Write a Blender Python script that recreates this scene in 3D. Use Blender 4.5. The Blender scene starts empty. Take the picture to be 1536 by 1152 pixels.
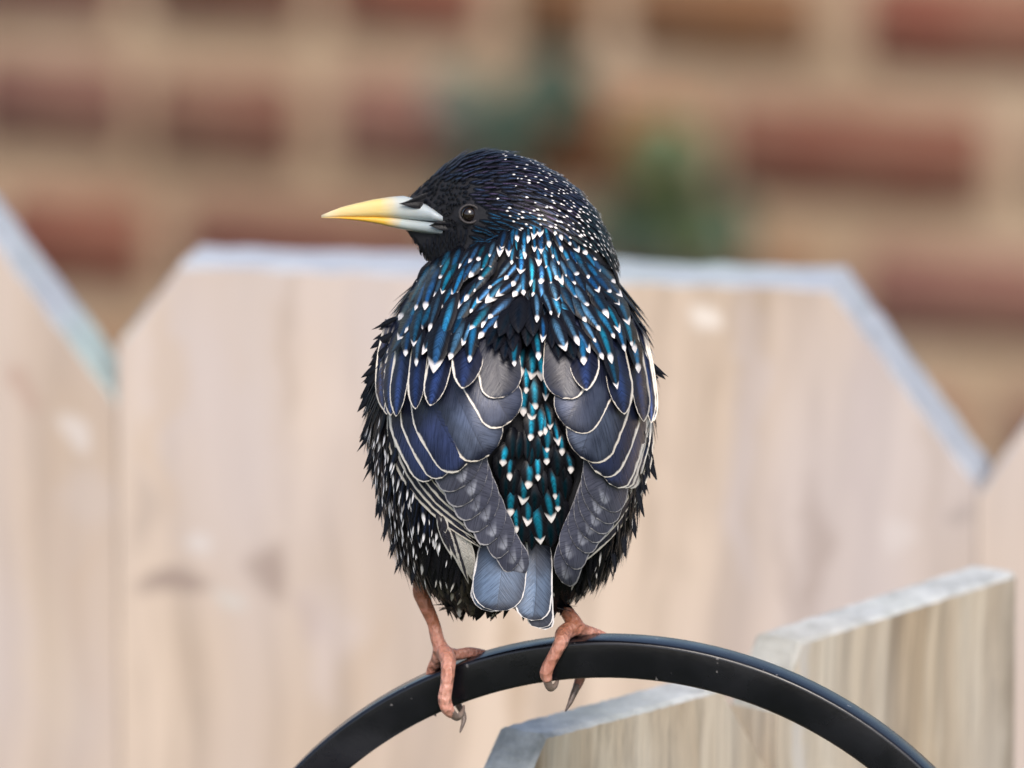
import bpy, bmesh, math, random
import numpy as np
from mathutils import Vector
from mathutils.bvhtree import BVHTree

random.seed(7)
rng = np.random.default_rng(11)
scene = bpy.context.scene
C = scene.collection
R_ = math.radians

# ------------------------------------------------------------------ camera, world, sun, exposure
PITCH = R_(13.0)
DIST = 3.0                      # metres from the lens to the bird
FPX = 18000.0                   # focal length in photo pixels (1536 wide): 6 px per mm on the bird
FOC = Vector((0, 0, 1.75))
F_ = Vector((0, math.cos(PITCH), -math.sin(PITCH)))
U_ = Vector((0, math.sin(PITCH), math.cos(PITCH)))
CAM = FOC - F_ * DIST
cd = bpy.data.cameras.new("camera")
cam = bpy.data.objects.new("camera", cd); C.objects.link(cam)
cam.location = CAM
cam.rotation_euler = (math.pi / 2 - PITCH, 0, 0)
cd.sensor_width = 36.0
cd.lens = 36.0 * FPX / 1536.0
cd.clip_start = 0.05; cd.clip_end = 2000
cd.dof.use_dof = True
cd.dof.focus_distance = DIST - 0.022
cd.dof.aperture_fstop = cd.lens / 37.0
scene.camera = cam

SUN_EL, SUN_AZ = R_(50), R_(172)     # azimuth measured clockwise from +Y
w = bpy.data.worlds.new("World"); scene.world = w; w.use_nodes = True
nt = w.node_tree; nt.nodes.clear()
sky = nt.nodes.new("ShaderNodeTexSky"); sky.sky_type = 'NISHITA'; sky.sun_disc = False
sky.sun_elevation = SUN_EL; sky.sun_rotation = SUN_AZ
sky.air_density = 1.0; sky.dust_density = 3.0; sky.ozone_density = 1.0
bg = nt.nodes.new("ShaderNodeBackground"); bg.inputs[1].default_value = 0.145
wo = nt.nodes.new("ShaderNodeOutputWorld")
nt.links.new(sky.outputs[0], bg.inputs[0]); nt.links.new(bg.outputs[0], wo.inputs[0])
sd = bpy.data.lights.new("sun", 'SUN'); sd.energy = 1.75; sd.angle = R_(30); sd.color = (1, .94, .86)
sun = bpy.data.objects.new("sun", sd); C.objects.link(sun)
sdir = Vector((math.sin(SUN_AZ) * math.cos(SUN_EL), math.cos(SUN_AZ) * math.cos(SUN_EL), math.sin(SUN_EL)))
sun.rotation_euler = sdir.to_track_quat('Z', 'Y').to_euler()
vs = scene.view_settings
vs.view_transform = 'Standard'; vs.look = 'None'; vs.gamma = 1.0; vs.use_curve_mapping = False
vs.exposure = 0.46
scene.cycles.max_bounces = 6; scene.cycles.diffuse_bounces = 3; scene.cycles.glossy_bounces = 3
scene.cycles.caustics_reflective = False; scene.cycles.caustics_refractive = False

# ------------------------------------------------------------------ coordinates
CAMn = np.array(CAM); Fn = np.array(F_); Un = np.array(U_); Rn = np.array((1.0, 0, 0))
def Wn(p):
    """(px, py, d) rows -> world metres; d is depth behind the focus plane in the same 1/6 mm units."""
    p = np.asarray(p, float).reshape(-1, 3)
    dep = DIST + p[:, 2] / 6000.0
    dirs = Fn + np.outer((p[:, 0] - 768) / FPX, Rn) + np.outer((576 - p[:, 1]) / FPX, Un)
    return CAMn + dep[:, None] * dirs
def W(x, y, d=0.0): return Vector(Wn([(x, y, d)])[0])
def hit_plane(x, y, p0, n):
    d = F_ + Vector((1, 0, 0)) * ((x - 768) / FPX) + U_ * ((576 - y) / FPX)
    t = (p0 - CAM).dot(n) / d.dot(n)
    return CAM + d * t

# ------------------------------------------------------------------ helpers
def tag(o, label=None, cat=None, group=None, kind=None):
    if label: o["label"] = label
    if cat: o["category"] = cat
    if group: o["group"] = group
    if kind: o["kind"] = kind
    return o
def empty(name, loc):
    o = bpy.data.objects.new(name, None); C.objects.link(o); o.location = loc; o.empty_display_size = .02
    return o
def link_mesh(name, me, mats, parent=None, loc=None):
    o = bpy.data.objects.new(name, me); C.objects.link(o)
    for m in (mats if isinstance(mats, (list, tuple)) else [mats]):
        if m and len(me.materials) < (len(mats) if isinstance(mats, (list, tuple)) else 1): me.materials.append(m)
    if parent: o.parent = parent
    if loc is not None: o.location = loc
    return o
def mesh_from(name, verts, faces, smooth=True):
    me = bpy.data.meshes.new(name)
    me.from_pydata([tuple(v) for v in verts], [], faces)
    me.polygons.foreach_set("use_smooth", [smooth] * len(me.polygons))
    me.update()
    return me
def bm_mesh(name, bm, smooth=False):
    me = bpy.data.meshes.new(name); bm.normal_update(); bm.to_mesh(me); bm.free()
    me.polygons.foreach_set("use_smooth", [smooth] * len(me.polygons))
    return me

class NT:
    """tiny node-expression builder"""
    def __init__(s, name):
        s.m = bpy.data.materials.new(name); s.m.use_nodes = True
        s.t = s.m.node_tree; s.t.nodes.clear()
        s.out = s.t.nodes.new("ShaderNodeOutputMaterial")
        s.p = s.t.nodes.new("ShaderNodeBsdfPrincipled")
        s.t.links.new(s.p.outputs[0], s.out.inputs[0])
    def put(s, sock, v):
        if hasattr(v, "is_output"): s.t.links.new(v, sock)
        else:
            if isinstance(v, (tuple, list)) and len(v) == 3 and sock.type == 'RGBA': v = (*v, 1)
            sock.default_value = v
    def set(s, **k):
        for n, v in k.items(): s.put(s.p.inputs[n.replace("_", " ")], v)
    def math(s, op, a, b=0.0, c=0.0):
        n = s.t.nodes.new("ShaderNodeMath"); n.operation = op
        s.put(n.inputs[0], a); s.put(n.inputs[1], b); s.put(n.inputs[2], c)
        return n.outputs[0]
    def mul(s, a, b): return s.math('MULTIPLY', a, b)
    def add(s, a, b): return s.math('ADD', a, b)
    def sub(s, a, b): return s.math('SUBTRACT', a, b)
    def mn(s, a, b): return s.math('MINIMUM', a, b)
    def mx(s, a, b): return s.math('MAXIMUM', a, b)
    def sstep(s, x, lo, hi, t0=0.0, t1=1.0):
        n = s.t.nodes.new("ShaderNodeMapRange"); n.interpolation_type = 'SMOOTHSTEP'
        s.put(n.inputs[0], x); s.put(n.inputs[1], lo); s.put(n.inputs[2], hi); s.put(n.inputs[3], t0); s.put(n.inputs[4], t1)
        return n.outputs[0]
    def mix(s, f, a, b, mode='MIX'):
        n = s.t.nodes.new("ShaderNodeMix"); n.data_type = 'RGBA'; n.blend_type = mode
        s.put(n.inputs[0], f); s.put(n.inputs[6], a); s.put(n.inputs[7], b)
        return n.outputs[2]
    def attr(s, name):
        n = s.t.nodes.new("ShaderNodeAttribute"); n.attribute_name = name
        return n
    def sep(s, v):
        n = s.t.nodes.new("ShaderNodeSeparateXYZ"); s.put(n.inputs[0], v); return n.outputs
    def coord(s, which='Object'): return s.t.nodes.new("ShaderNodeTexCoord").outputs[which]
    def mapping(s, v, scale=(1, 1, 1), loc=(0, 0, 0)):
        n = s.t.nodes.new("ShaderNodeMapping"); s.put(n.inputs[0], v); n.inputs[3].default_value = scale; n.inputs[1].default_value = loc
        return n.outputs[0]
    def noise(s, v, scale=5, detail=3, rough=.55, dist=0.0, out=0):
        n = s.t.nodes.new("ShaderNodeTexNoise")
        s.put(n.inputs["Vector"], v); n.inputs["Scale"].default_value = scale; n.inputs["Detail"].default_value = detail
        n.inputs["Roughness"].default_value = rough; n.inputs["Distortion"].default_value = dist
        return n.outputs[out]
    def voronoi(s, v, scale=5, feature='F1'):
        n = s.t.nodes.new("ShaderNodeTexVoronoi"); n.feature = feature
        s.put(n.inputs["Vector"], v); n.inputs["Scale"].default_value = scale
        return n.outputs[0]
    def ramp(s, x, stops):
        n = s.t.nodes.new("ShaderNodeValToRGB"); e = n.color_ramp.elements
        while len(e) < len(stops): e.new(.5)
        for q, (pos, col) in zip(e, stops):
            q.position = pos; q.color = (*col, 1)
        s.put(n.inputs[0], x)
        return n.outputs[0]
    def bump(s, h, strength=.3, dist=.001):
        n = s.t.nodes.new("ShaderNodeBump"); n.inputs["Strength"].default_value = strength; n.inputs["Distance"].default_value = dist
        s.put(n.inputs["Height"], h); s.put(s.p.inputs["Normal"], n.outputs[0])

# ------------------------------------------------------------------ materials
def mat_feather():
    n = NT("feather")
    u, v, hw = n.sep(n.attr("fa").outputs["Vector"])
    ln, rim, tip = n.sep(n.attr("fb").outputs["Vector"])
    kind, gloss, rnd = n.sep(n.attr("fc").outputs["Vector"])
    c0 = n.attr("c0").outputs["Color"]; c1 = n.attr("c1").outputs["Color"]; c2 = n.attr("c2").outputs["Color"]
    au = n.math('ABSOLUTE', u)
    along = n.mul(v, ln); back = n.sub(ln, along)
    ragged = n.mul(n.sub(n.noise(n.coord(), 900, 2), .5), 2.2)
    side = n.mul(n.sub(1.0, au), hw)
    edge = n.add(n.mn(side, back), ragged)
    asym = n.mul(n.sub(n.mul(n.attr('c2').outputs['Alpha'], 2.0), 1.0), u)
    rim = n.mul(rim, n.mul(n.sstep(asym, -.5, .5, .35, 1.1), n.sstep(n.noise(n.coord(), 130, 2), .3, .7, .5, 1.45)))
    rimm = n.mul(n.sstep(edge, n.mul(rim, .55), n.mul(rim, 1.15), 1, 0), n.math('GREATER_THAN', rim, .01))
    # rim fades towards the base of the vane
    rimm = n.mul(rimm, n.sstep(v, .04, .22))
    vee = n.math('GREATER_THAN', rnd, .68)
    tl = n.mul(tip, n.add(n.mul(n.sub(1, vee), n.sub(1.1, n.mul(n.mul(au, au), .5))), n.mul(vee, n.add(.84, n.mul(au, .42)))))
    tipm = n.mul(n.sstep(n.add(back, ragged), n.mul(tl, .62), n.mul(tl, 1.15), 1, 0), n.math('GREATER_THAN', tip, .01))
    nz = n.noise(n.coord(), 160, 3)
    us = n.add(u, n.sub(n.mul(rnd, .3), .15))
    streak = n.mul(n.sstep(au, .0, .52, 1, 0), n.mul(n.sstep(v, .05, .5), n.sstep(v, .85, 1.0, 1, .5)))
    half = n.sstep(us, -.06, .06, .62, 1.0)
    patch = n.mul(n.mul(n.mul(half, n.sstep(au, .5, 1.0, 1, .3)), n.sstep(n.add(v, n.mul(n.sub(nz, .5), .3)), .25, .62)), n.sstep(n.add(back, n.mul(n.sub(nz, .5), 14)), n.mul(hw, .28), n.mul(hw, .62)))  # plumage patch; its darkening towards the vane edges paints in gloss
    tri = n.mul(n.sstep(n.sub(n.mul(n.math('ABSOLUTE', us), hw), n.mul(back, .55)), -3.5, 1.5, 1, 0), n.mul(n.sstep(back, 5.0, 9.0), n.sstep(back, 9.0, 26.0, 1, 0)))
    tri = n.add(tri, n.mul(n.sstep(v, .1, .9), .12))
    isT = n.mn(kind, 1); isP = n.mx(n.sub(kind, 1), 0)
    m1 = n.add(n.mul(streak, n.sub(1, isT)), n.add(n.mul(patch, n.sub(isT, isP)), n.mul(tri, isP)))
    # barbs: fine oblique lines either side of the shaft
    bx = n.t.nodes.new("ShaderNodeCombineXYZ")
    n.put(bx.inputs[0], n.mul(n.sub(along, n.mul(n.mul(au, hw), 1.2)), .42)); n.put(bx.inputs[1], n.mul(n.mul(u, hw), .05)); n.put(bx.inputs[2], n.mul(rnd, 50))
    barb = n.noise(bx.outputs[0], 1.0, 2, .6)
    m1 = n.mul(m1, n.sstep(nz, .25, .7, .45, 1.15))
    col = n.mix(m1, c0, c1)
    col = n.mix(n.sstep(barb, .62, .38, 0, n.sub(.42, n.mul(isT, .10))), col, (0.003, .003, .005))
    shaft = n.mul(n.sstep(n.mul(n.math('ABSOLUTE', n.add(u, n.sub(n.mul(rnd, .3), .15))), hw), .4, 1.2, 1, 0), n.mul(isT, .45))
    col = n.mix(shaft, col, (.012, .012, .018))
    lt = n.mx(rimm, tipm)
    col = n.mix(lt, col, c2)
    n.set(Base_Color=col)
    n.set(Metallic=n.mul(n.mul(m1, n.sub(1, lt)), n.mul(gloss, .85)))
    n.set(Roughness=n.sstep(barb, .3, .7, .25, .44))
    n.put(n.p.inputs["Specular IOR Level"], n.add(.18, n.mul(isT, .30)))
    n.bump(barb, .22, .0004)
    return n.m
M_FEATHER = mat_feather()

def mat_body():
    n = NT("down"); k = n.noise(n.coord(), 300, 3)
    n.set(Base_Color=n.mix(k, (.004, .004, .006), (.012, .012, .018)), Roughness=.8)
    n.bump(k, .5, .001)
    return n.m
M_BODY = mat_body()

def mat_bill(lower):
    n = NT("bill_lower" if lower else "bill_upper")
    v = n.sep(n.attr("fa").outputs["Vector"])[0]
    k = n.noise(n.coord(), 200, 3)
    vv = n.add(v, n.mul(n.sub(k, .5), .12))
    if lower:
        col = n.ramp(vv, [(0, (.30, .35, .39)), (.34, (.40, .44, .42)), (.50, (.70, .42, .05)), (.80, (.74, .38, .02)), (1, (.66, .50, .25))])
    else:
        col = n.ramp(vv, [(0, (.36, .41, .45)), (.36, (.46, .49, .47)), (.52, (.72, .54, .20)), (.86, (.75, .56, .26)), (1, (.70, .62, .46))])
    n.set(Base_Color=col, Roughness=.38)
    n.bump(n.noise(n.mapping(n.coord(), (1, 4, 4)), 260, 3), .15, .0006)
    n.p.inputs["Subsurface Weight"].default_value = .15
    n.p.inputs["Subsurface Radius"].default_value = (.002, .001, .0005)
    return n.m

def simple(name, col, rough=.5, col2=None, sc=200, bump=.2, bd=.0005, metal=0):
    n = NT(name); k = n.noise(n.coord(), sc, 4)
    n.set(Base_Color=n.mix(n.sstep(k, .3, .7), col, col2 or tuple(c * .7 for c in col)), Roughness=rough, Metallic=metal)
    if bump: n.bump(k, bump, bd)
    return n
def mat_skin():
    n = NT("leg_skin"); co = n.coord()
    k = n.noise(co, 130, 4); vo = n.voronoi(n.mapping(co, (1, 1, .55)), 900)
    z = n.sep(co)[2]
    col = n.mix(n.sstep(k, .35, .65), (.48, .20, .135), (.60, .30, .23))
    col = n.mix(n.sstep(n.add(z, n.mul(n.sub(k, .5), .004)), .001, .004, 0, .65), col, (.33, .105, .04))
    col = n.mix(n.sstep(vo, .0, .45, .2, 0), col, (.30, .10, .06))
    n.set(Base_Color=col, Roughness=.48)
    n.bump(n.add(n.add(vo, n.mul(k, .5)), n.mul(n.math('SINE', n.mul(n.add(z, n.mul(k, .003)), 2600)), .18)), .6, .0008)
    n.p.inputs["Subsurface Weight"].default_value = .2
    n.p.inputs["Subsurface Radius"].default_value = (.002, .0008, .0005)
    return n.m
M_SKIN = mat_skin()
M_CLAW = simple("claw", (.10, .07, .06), .35, (.24, .18, .15), 300).m
n = NT("eye"); n.set(Base_Color=(.012, .007, .005), Roughness=.06); n.p.inputs["Coat Weight"].default_value = .6; M_EYE = n.m
M_LID = simple("eyelid", (.018, .015, .016), .6, (.04, .032, .034), 900).m

def mat_iron():
    n = NT("black_iron"); co = n.coord()
    k = n.noise(co, 60, 5); f = n.noise(co, 900, 2)
    sp = n.noise(co, 420, 1)
    col = n.mix(n.sstep(k, .35, .75), (.004, .004, .0065), (.009, .009, .013))
    col = n.mix(n.sstep(sp, .74, .80), col, (.16, .15, .15))
    n.set(Base_Color=col, Roughness=n.sstep(k, .3, .7, .18, .32))
    n.p.inputs['Specular IOR Level'].default_value = .5
    n.bump(n.add(n.mul(k, .7), n.mul(f, .35)), .12, .0006)
    return n.m
M_IRON = mat_iron()

def mat_wood(name, cols, grey, streaks, knots=(), stains_shade=(), fine=1.0, seed=0.0, relief=True, dk=.55):
    """board faces: object x = across, z = up; knots/stains are (x, z, rx, rz, strength, colour)"""
    n = NT(name); co = n.coord()
    oi = n.t.nodes.new("ShaderNodeObjectInfo").outputs["Random"]
    sh = n.t.nodes.new("ShaderNodeVectorMath"); sh.operation = 'ADD'
    cmb = n.t.nodes.new("ShaderNodeCombineXYZ"); n.put(cmb.inputs[0], n.mul(oi, 7.0)); n.put(cmb.inputs[2], n.mul(oi, 3.0)); cmb.inputs[1].default_value = seed
    n.put(sh.inputs[0], co); n.put(sh.inputs[1], cmb.outputs[0]); pc = sh.outputs[0]
    warp = n.noise(pc, 5, 2, out=1)
    vm = n.t.nodes.new("ShaderNodeVectorMath"); vm.operation = 'MULTIPLY_ADD'
    n.put(vm.inputs[0], warp); vm.inputs[1].default_value = (.05, .05, .05); n.put(vm.inputs[2], pc); wp = vm.outputs[0]
    a = n.noise(n.mapping(wp, (1, 1, .05)), streaks, 4, .6)
    b = n.noise(n.mapping(wp, (1, 1, .03)), streaks * 5, 4, .65)
    c = n.noise(n.mapping(pc, (1, 1, .4)), 7, 3)
    col = n.ramp(a, [(.30, cols[0]), (.44, cols[1]), (.56, cols[2]), (.70, cols[3])])
    col = n.mix(n.sstep(b, .40, .68, 0, .6 * fine), col, tuple(q * dk for q in cols[0]))
    b2_ = n.noise(n.mapping(wp, (1, 1, .025), (3, 0, 0)), streaks * 3, 3, .6)
    col = n.mix(n.sstep(b2_, .5, .72, 0, .5), col, tuple(min(.9, q * 1.1) for q in cols[3]))
    col = n.mix(n.sstep(c, .42, .66, 0, .8), col, grey)
    xs, _, zs = n.sep(co)
    wx = n.mul(n.sub(n.noise(co, 30, 3), .5), .03); wz = n.mul(n.sub(n.noise(co, 22, 3), .5), .03)
    for (kx, kz, rx, rz, st, kc) in list(knots) + list(stains_shade):
        dx = n.math('DIVIDE', n.add(n.sub(xs, kx), wx), rx); dz = n.math('DIVIDE', n.add(n.sub(zs, kz), wz), rz)
        dd = n.math('SQRT', n.add(n.mul(dx, dx), n.mul(dz, dz)))
        col = n.mix(n.sstep(dd, .35, 1.1, st, 0), col, kc)
    n.set(Base_Color=col, Roughness=.85)
    n.p.inputs["Specular IOR Level"].default_value = .25
    if relief: n.bump(n.add(n.mul(b, .8), n.noise(n.mapping(pc, (1, 1, .06)), streaks * 14, 3)), .55, .0012)
    return n.m
def mat_end(name, c0, c1, alg, spot=None):
    n = NT(name); co = n.coord()
    k = n.noise(co, 90, 5, .7); g = n.noise(co, 12, 3)
    col = n.mix(n.sstep(k, .3, .7), c0, c1)
    col = n.mix(n.sstep(g, .5, .7, 0, .45), col, alg)
    if spot:
        x_, _, z_ = n.sep(co); dx = n.sub(x_, spot[0]); dz = n.sub(z_, spot[1])
        col = n.mix(n.sstep(n.math('SQRT', n.add(n.mul(dx, dx), n.mul(dz, dz))), spot[2] * .3, spot[2], .42, 0), col, spot[3])
    n.set(Base_Color=col, Roughness=.9)
    n.bump(n.add(n.noise(n.mapping(co, (1, 6, 1)), 260, 4, .7), n.mul(k, 1.0)), .7, .0015)
    return n.m

# ------------------------------------------------------------------ ground
def mat_ground():
    n = NT("lawn_soil"); co = n.coord()
    k = n.noise(co, 3, 6, .7)
    n.set(Base_Color=n.ramp(k, [(.3, (.06, .045, .03)), (.5, (.05, .075, .025)), (.7, (.08, .11, .04))]), Roughness=.95)
    n.bump(n.noise(co, 40, 5, .7), .8, .02)
    return n.m
g = mesh_from("ground", [(-400, -400, 0), (400, -400, 0), (400, 400, 0), (-400, 400, 0)], [(0, 1, 2, 3)], False)
tag(link_mesh("ground", g, mat_ground()), kind="structure")

# ------------------------------------------------------------------ fences
def board_mesh(name, outline, thick, mi_end=1, rough=0.0, seed=0, nseg=26):
    """outline: (x, z) front-face polygon, counter-clockwise seen from the front (-y); top edges are subdivided and slightly worn"""
    r = random.Random(seed)
    pts = []
    N = len(outline)
    for i in range(N):
        a, b = outline[i], outline[(i + 1) % N]
        top = (a[1] > 1.0 and b[1] > 1.0)
        k = nseg if top else 1
        for j in range(k):
            t = j / k
            pts.append((a[0] + (b[0] - a[0]) * t, a[1] + (b[1] - a[1]) * t, top))
    bm = bmesh.new()
    def wob(top): return (r.uniform(-1, 1) * rough if top else 0)
    ch = min(.0016, thick * .1)
    front = [bm.verts.new((x, ch * 0, z + (wob(t) - ch * .6 if t else 0))) for x, z, t in pts]
    mid0 = [bm.verts.new((x, ch, z + wob(t) * 1.1)) for x, z, t in pts]
    mid1 = [bm.verts.new((x, thick * .5, z + wob(t) * 1.6)) for x, z, t in pts]
    mid2 = [bm.verts.new((x, thick - ch, z + wob(t) * 1.1)) for x, z, t in pts]
    back = [bm.verts.new((x, thick, z - (ch * .6 if t else 0))) for x, z, t in pts]
    fs = bm.faces.new(front); bs = bm.faces.new(back[::-1])
    rings = [front, mid0, mid1, mid2, back]
    n = len(pts)
    for q in range(4):
        A, B = rings[q], rings[q + 1]
        for i in range(n):
            j = (i + 1) % n
            f = bm.faces.new((A[j], A[i], B[i], B[j]))
            f.material_index = mi_end if pts[i][2] else 0
    bmesh.ops.recalc_face_normals(bm, faces=bm.faces[:])
    return bm_mesh(name, bm)

# far fence: right end nearer the lens
A1 = R_(11)
FP = CAM + F_ * 3.45
E1 = Vector((math.cos(A1), -math.sin(A1), 0)); N1 = Vector((-math.sin(A1), -math.cos(A1), 0))
org1 = Vector((FP.x, FP.y, 0))
def uz1(x, y):
    h = hit_plane(x, y, org1, N1); return ((h - org1).dot(E1), h.z)
fence1 = empty("picket_fence", org1); fence1.rotation_euler = (0, 0, -A1)
tag(fence1, "pale pinkish dog-eared board fence standing across the picture behind the bird", "fence")
PW = [(.41, .31, .235), (.57, .445, .345), (.66, .53, .425), (.76, .62, .51)]
PG = (.60, .53, .525)
KD = (.34, .26, .225)
u0 = lambda x, y: uz1(x, y)
def kn(x, y, rx, ry, st, c=KD):
    a = uz1(x, y); return (a[0], a[1], rx / 5200, ry / 5200, st, c)
kn_M = [kn(275, 880, 60, 26, .8), kn(415, 850, 40, 55, .7), kn(470, 920, 34, 60, .35, (.45, .37, .38)),
        kn(768, 1040, 22, 240, .5, (.42, .30, .20)), kn(1220, 840, 26, 160, .45), kn(1060, 482, 22, 26, .75, (.85, .78, .72)),
        kn(210, 760, 30, 90, .45, (.42, .34, .29)), kn(340, 905, 30, 26, .5, (.62, .62, .60)), kn(305, 810, 30, 26, .45, (.72, .70, .70)),
        kn(500, 960, 40, 120, .35, (.68, .60, .60)), kn(1345, 790, 40, 40, .45, (.70, .64, .62)), kn(1440, 750, 26, 22, .5, (.36, .30, .28)),
        kn(1180, 960, 16, 240, .35), kn(1290, 620, 22, 260, .35, (.52, .44, .43)), kn(432, 480, 14, 220, .35, (.44, .35, .29)), kn(240, 600, 24, 220, .35, (.58, .44, .32)), kn(1120, 640, 34, 300, .35, (.62, .56, .58)), kn(985, 640, 18, 260, .3, (.48, .38, .31)), kn(1400, 640, 16, 200, .3, (.46, .37, .31)), kn(560, 1000, 16, 160, .3, (.56, .42, .31)),
        kn(660, 600, 60, 300, .25, (.60, .53, .53)), kn(380, 500, 50, 260, .3, (.62, .56, .56))]
kn_L = [kn(60, 860, 18, 220, .35, (.50, .39, .31)), kn(130, 900, 14, 220, .3, (.54, .41, .31)), kn(45, 590, 26, 50, .5, (.45, .30, .24)), kn(110, 640, 40, 36, .55, (.74, .70, .69)), kn(120, 740, 50, 70, .3, (.58, .52, .51)),
        kn(70, 1000, 60, 200, .3, (.66, .54, .42))]
M_W1 = mat_wood("pale_cedar", PW, PG, 14, kn_M + kn_L, fine=1.0, relief=False, dk=.78)
M_E1 = mat_end("weathered_end_grain", (.42, .45, .50), (.55, .58, .63), (.44, .51, .49), (*uz1(150, 545), .022, (.42, .62, .54)))
TH1 = .028
ear_b = uz1(176, 518); lt = uz1(272, 396); rt = uz1(1247, 432); rb = uz1(1464, 725)
bl = uz1(174, 602)
# slope of the left board's cut
l1 = uz1(0, 372); sl = (l1[1] - bl[1]) / (l1[0] - bl[0])
wL = .040
polyM = [(ear_b[0], .06), (rb[0], .06), rb, rt, lt, ear_b]
ltop = (bl[0] - .058, bl[1] - sl * .058 * -1 if False else bl[1] + sl * (-.058))
xl_ = bl[0] - .252
polyL = [(xl_, .06), (bl[0], .06), bl, ltop, (xl_ + .05, ltop[1] + .001), (xl_, bl[1] + .004)]
rl = uz1(1466.5, 741); rl2 = uz1(1536, 642)
sr = (rl2[1] - rl[1]) / (rl2[0] - rl[0])
xr_ = rl[0] + .25
polyR = [(rl[0], .06), (xr_, .06), (xr_, rl[1]), (xr_ - .05, rl[1] + sr * .04), (rl[0] + .04, rl[1] + sr * .04), rl]
for i, po in enumerate((polyM, polyL, polyR)):
    link_mesh("board", board_mesh("board", po, TH1, 1, .0006, i), [M_W1, M_E1], fence1)
for k in range(2):      # further boards left, out of sight from here except the nearest edge
    s = -.256 * (k + 1)
    po = [(x + s, z - .006 * (k + 1) if z > 1 else z) for x, z in polyL]
    link_mesh("board", board_mesh("board", po, TH1, 1, .0006, 7 + k), [M_W1, M_E1], fence1)
def bar_box(name, x0, x1, y0, y1, z0, z1, mat, parent, bev=.003):
    bm = bmesh.new(); bmesh.ops.create_cube(bm, size=1)
    for v in bm.verts: v.co = (x0 + (v.co.x + .5) * (x1 - x0), y0 + (v.co.y + .5) * (y1 - y0), z0 + (v.co.z + .5) * (z1 - z0))
    bmesh.ops.bevel(bm, geom=bm.edges[:], offset=bev, segments=1, affect='EDGES')
    return link_mesh(name, bm_mesh(name, bm), mat, parent)
for z in (.35, 1.18): bar_box("rail", -.62, .36, TH1 + .001, TH1 + .039, z, z + .088, M_W1, fence1)

# near fence: runs away to the right towards the far one
B2 = R_(51)
E2 = Vector((math.cos(B2), math.sin(B2), 0)); N2 = Vector((math.sin(B2), -math.cos(B2), 0))
P2 = W(820, 1105, 240)
org2 = Vector((P2.x, P2.y, 0))
def uz2(x, y):
    h = hit_plane(x, y, org2, N2); return ((h - org2).dot(E2), h.z)
fence2 = empty("picket_fence", org2); fence2.rotation_euler = (0, 0, B2)
tag(fence2, "weathered grey-brown picket fence receding at lower right behind the black iron hook", "fence")
W2 = [(.30, .21, .13), (.54, .415, .285), (.68, .56, .415), (.80, .70, .56)]
M_W2 = mat_wood("weathered_pine", W2, (.58, .52, .45), 40, [], fine=1.0, seed=3.0,
                stains_shade=[(uz2(1200, 1120)[0], uz2(1200, 1120)[1], .004, .05, .4, (.55, .55, .58)), (uz2(1500, 1100)[0] + .01, 1.60, .012, .09, .55, (.22, .17, .12))])  # pale stain, then the gap shadow painted down the right picket's end
M_E2 = mat_end("lichen_grey_end_grain", (.38, .39, .375), (.74, .745, .72), (.50, .53, .47), (*uz2(1175, 1040), .045, (.46, .42, .34)))
TH2 = .0150
tA = uz2(820, 1103); tB = uz2(1072, 1036); tC = uz2(1204, 962); tD = uz2(1524, 860)
EX, EZ = .022, .028
EX2, EZ2 = .011, .017
tB = (tC[0] - EX2 - .0012 - EX, tB[1])
p1 = [(tA[0] - EX, .05), (tB[0] + EX, .05), (tB[0] + EX, tB[1] - EZ), tB, tA, (tA[0] - EX, tA[1] - EZ)]
p2 = [(tC[0] - EX2, .05), (tD[0], .05), tD, tC, (tC[0] - EX2, tC[1] - EZ2)]
wid = tB[0] - tA[0] + 2 * EX
s0 = -(wid + .004)
p0 = [(x + s0, z if z < 1 else z - .002) for x, z in p1]
for i, po in enumerate((p1, p2, p0)):
    link_mesh("picket", board_mesh("picket", po, TH2, 1, .00018, 20 + i, 60), [M_W2, M_E2], fence2)
s3 = [(x + 2 * s0, z if z < 1 else z - .004) for x, z in p1]
link_mesh("picket", board_mesh("picket", s3, TH2, 1, .00018, 26, 40), [M_W2, M_E2], fence2)
for z in (.35, 1.12): bar_box("rail", tA[0] - .34, tD[0] + .01, TH2 + .001, TH2 + .038, z, z + .088, M_W2, fence2)

# ------------------------------------------------------------------ brick wall
A3 = R_(17.5)
WP = CAM + F_ * 6.0
E3 = Vector((math.cos(A3), -math.sin(A3), 0)); N3 = Vector((-math.sin(A3), -math.cos(A3), 0))
org3 = Vector((WP.x, WP.y, 0))
def uz3(x, y):
    h = hit_plane(x, y, org3, N3); return ((h - org3).dot(E3), h.z)
def mat_mortar():
    n = NT("mortar"); co = n.coord(); k = n.noise(co, 14, 5, .65)
    n.set(Base_Color=n.ramp(k, [(.3, (.33, .225, .145)), (.5, (.46, .325, .215)), (.7, (.56, .42, .30))]), Roughness=.95)
    n.bump(n.noise(co, 90, 5, .7), .7, .006)
    return n.m
def mat_brick():
    n = NT("brick"); co = n.coord(); at = n.t.nodes.new("ShaderNodeObjectInfo")
    gc = n.t.nodes.new('ShaderNodeNewGeometry').outputs['Position']
    k = n.noise(gc, 22, 4, .65)
    col = n.mix(n.sstep(k, .40, .70, 0, .5), at.outputs["Color"], (.34, .20, .13))
    n.set(Base_Color=col, Roughness=.9)
    n.bump(n.noise(co, 120, 5, .7), .6, .004)
    return n.m
M_BRICK = mat_brick()
wall = bar_box("brick_wall", -4.0, 3.0, .0, .2, 0, 1.75, mat_mortar(), None, .004)
wall.location = org3; wall.rotation_euler = (0, 0, -A3)
tag(wall, "blurred red brick wall with wide tan mortar joints behind the fences", "wall")
bm = bmesh.new(); bmesh.ops.create_cube(bm, size=1)
bmesh.ops.bevel(bm, geom=bm.edges[:], offset=.04, segments=2, affect='EDGES')
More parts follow.
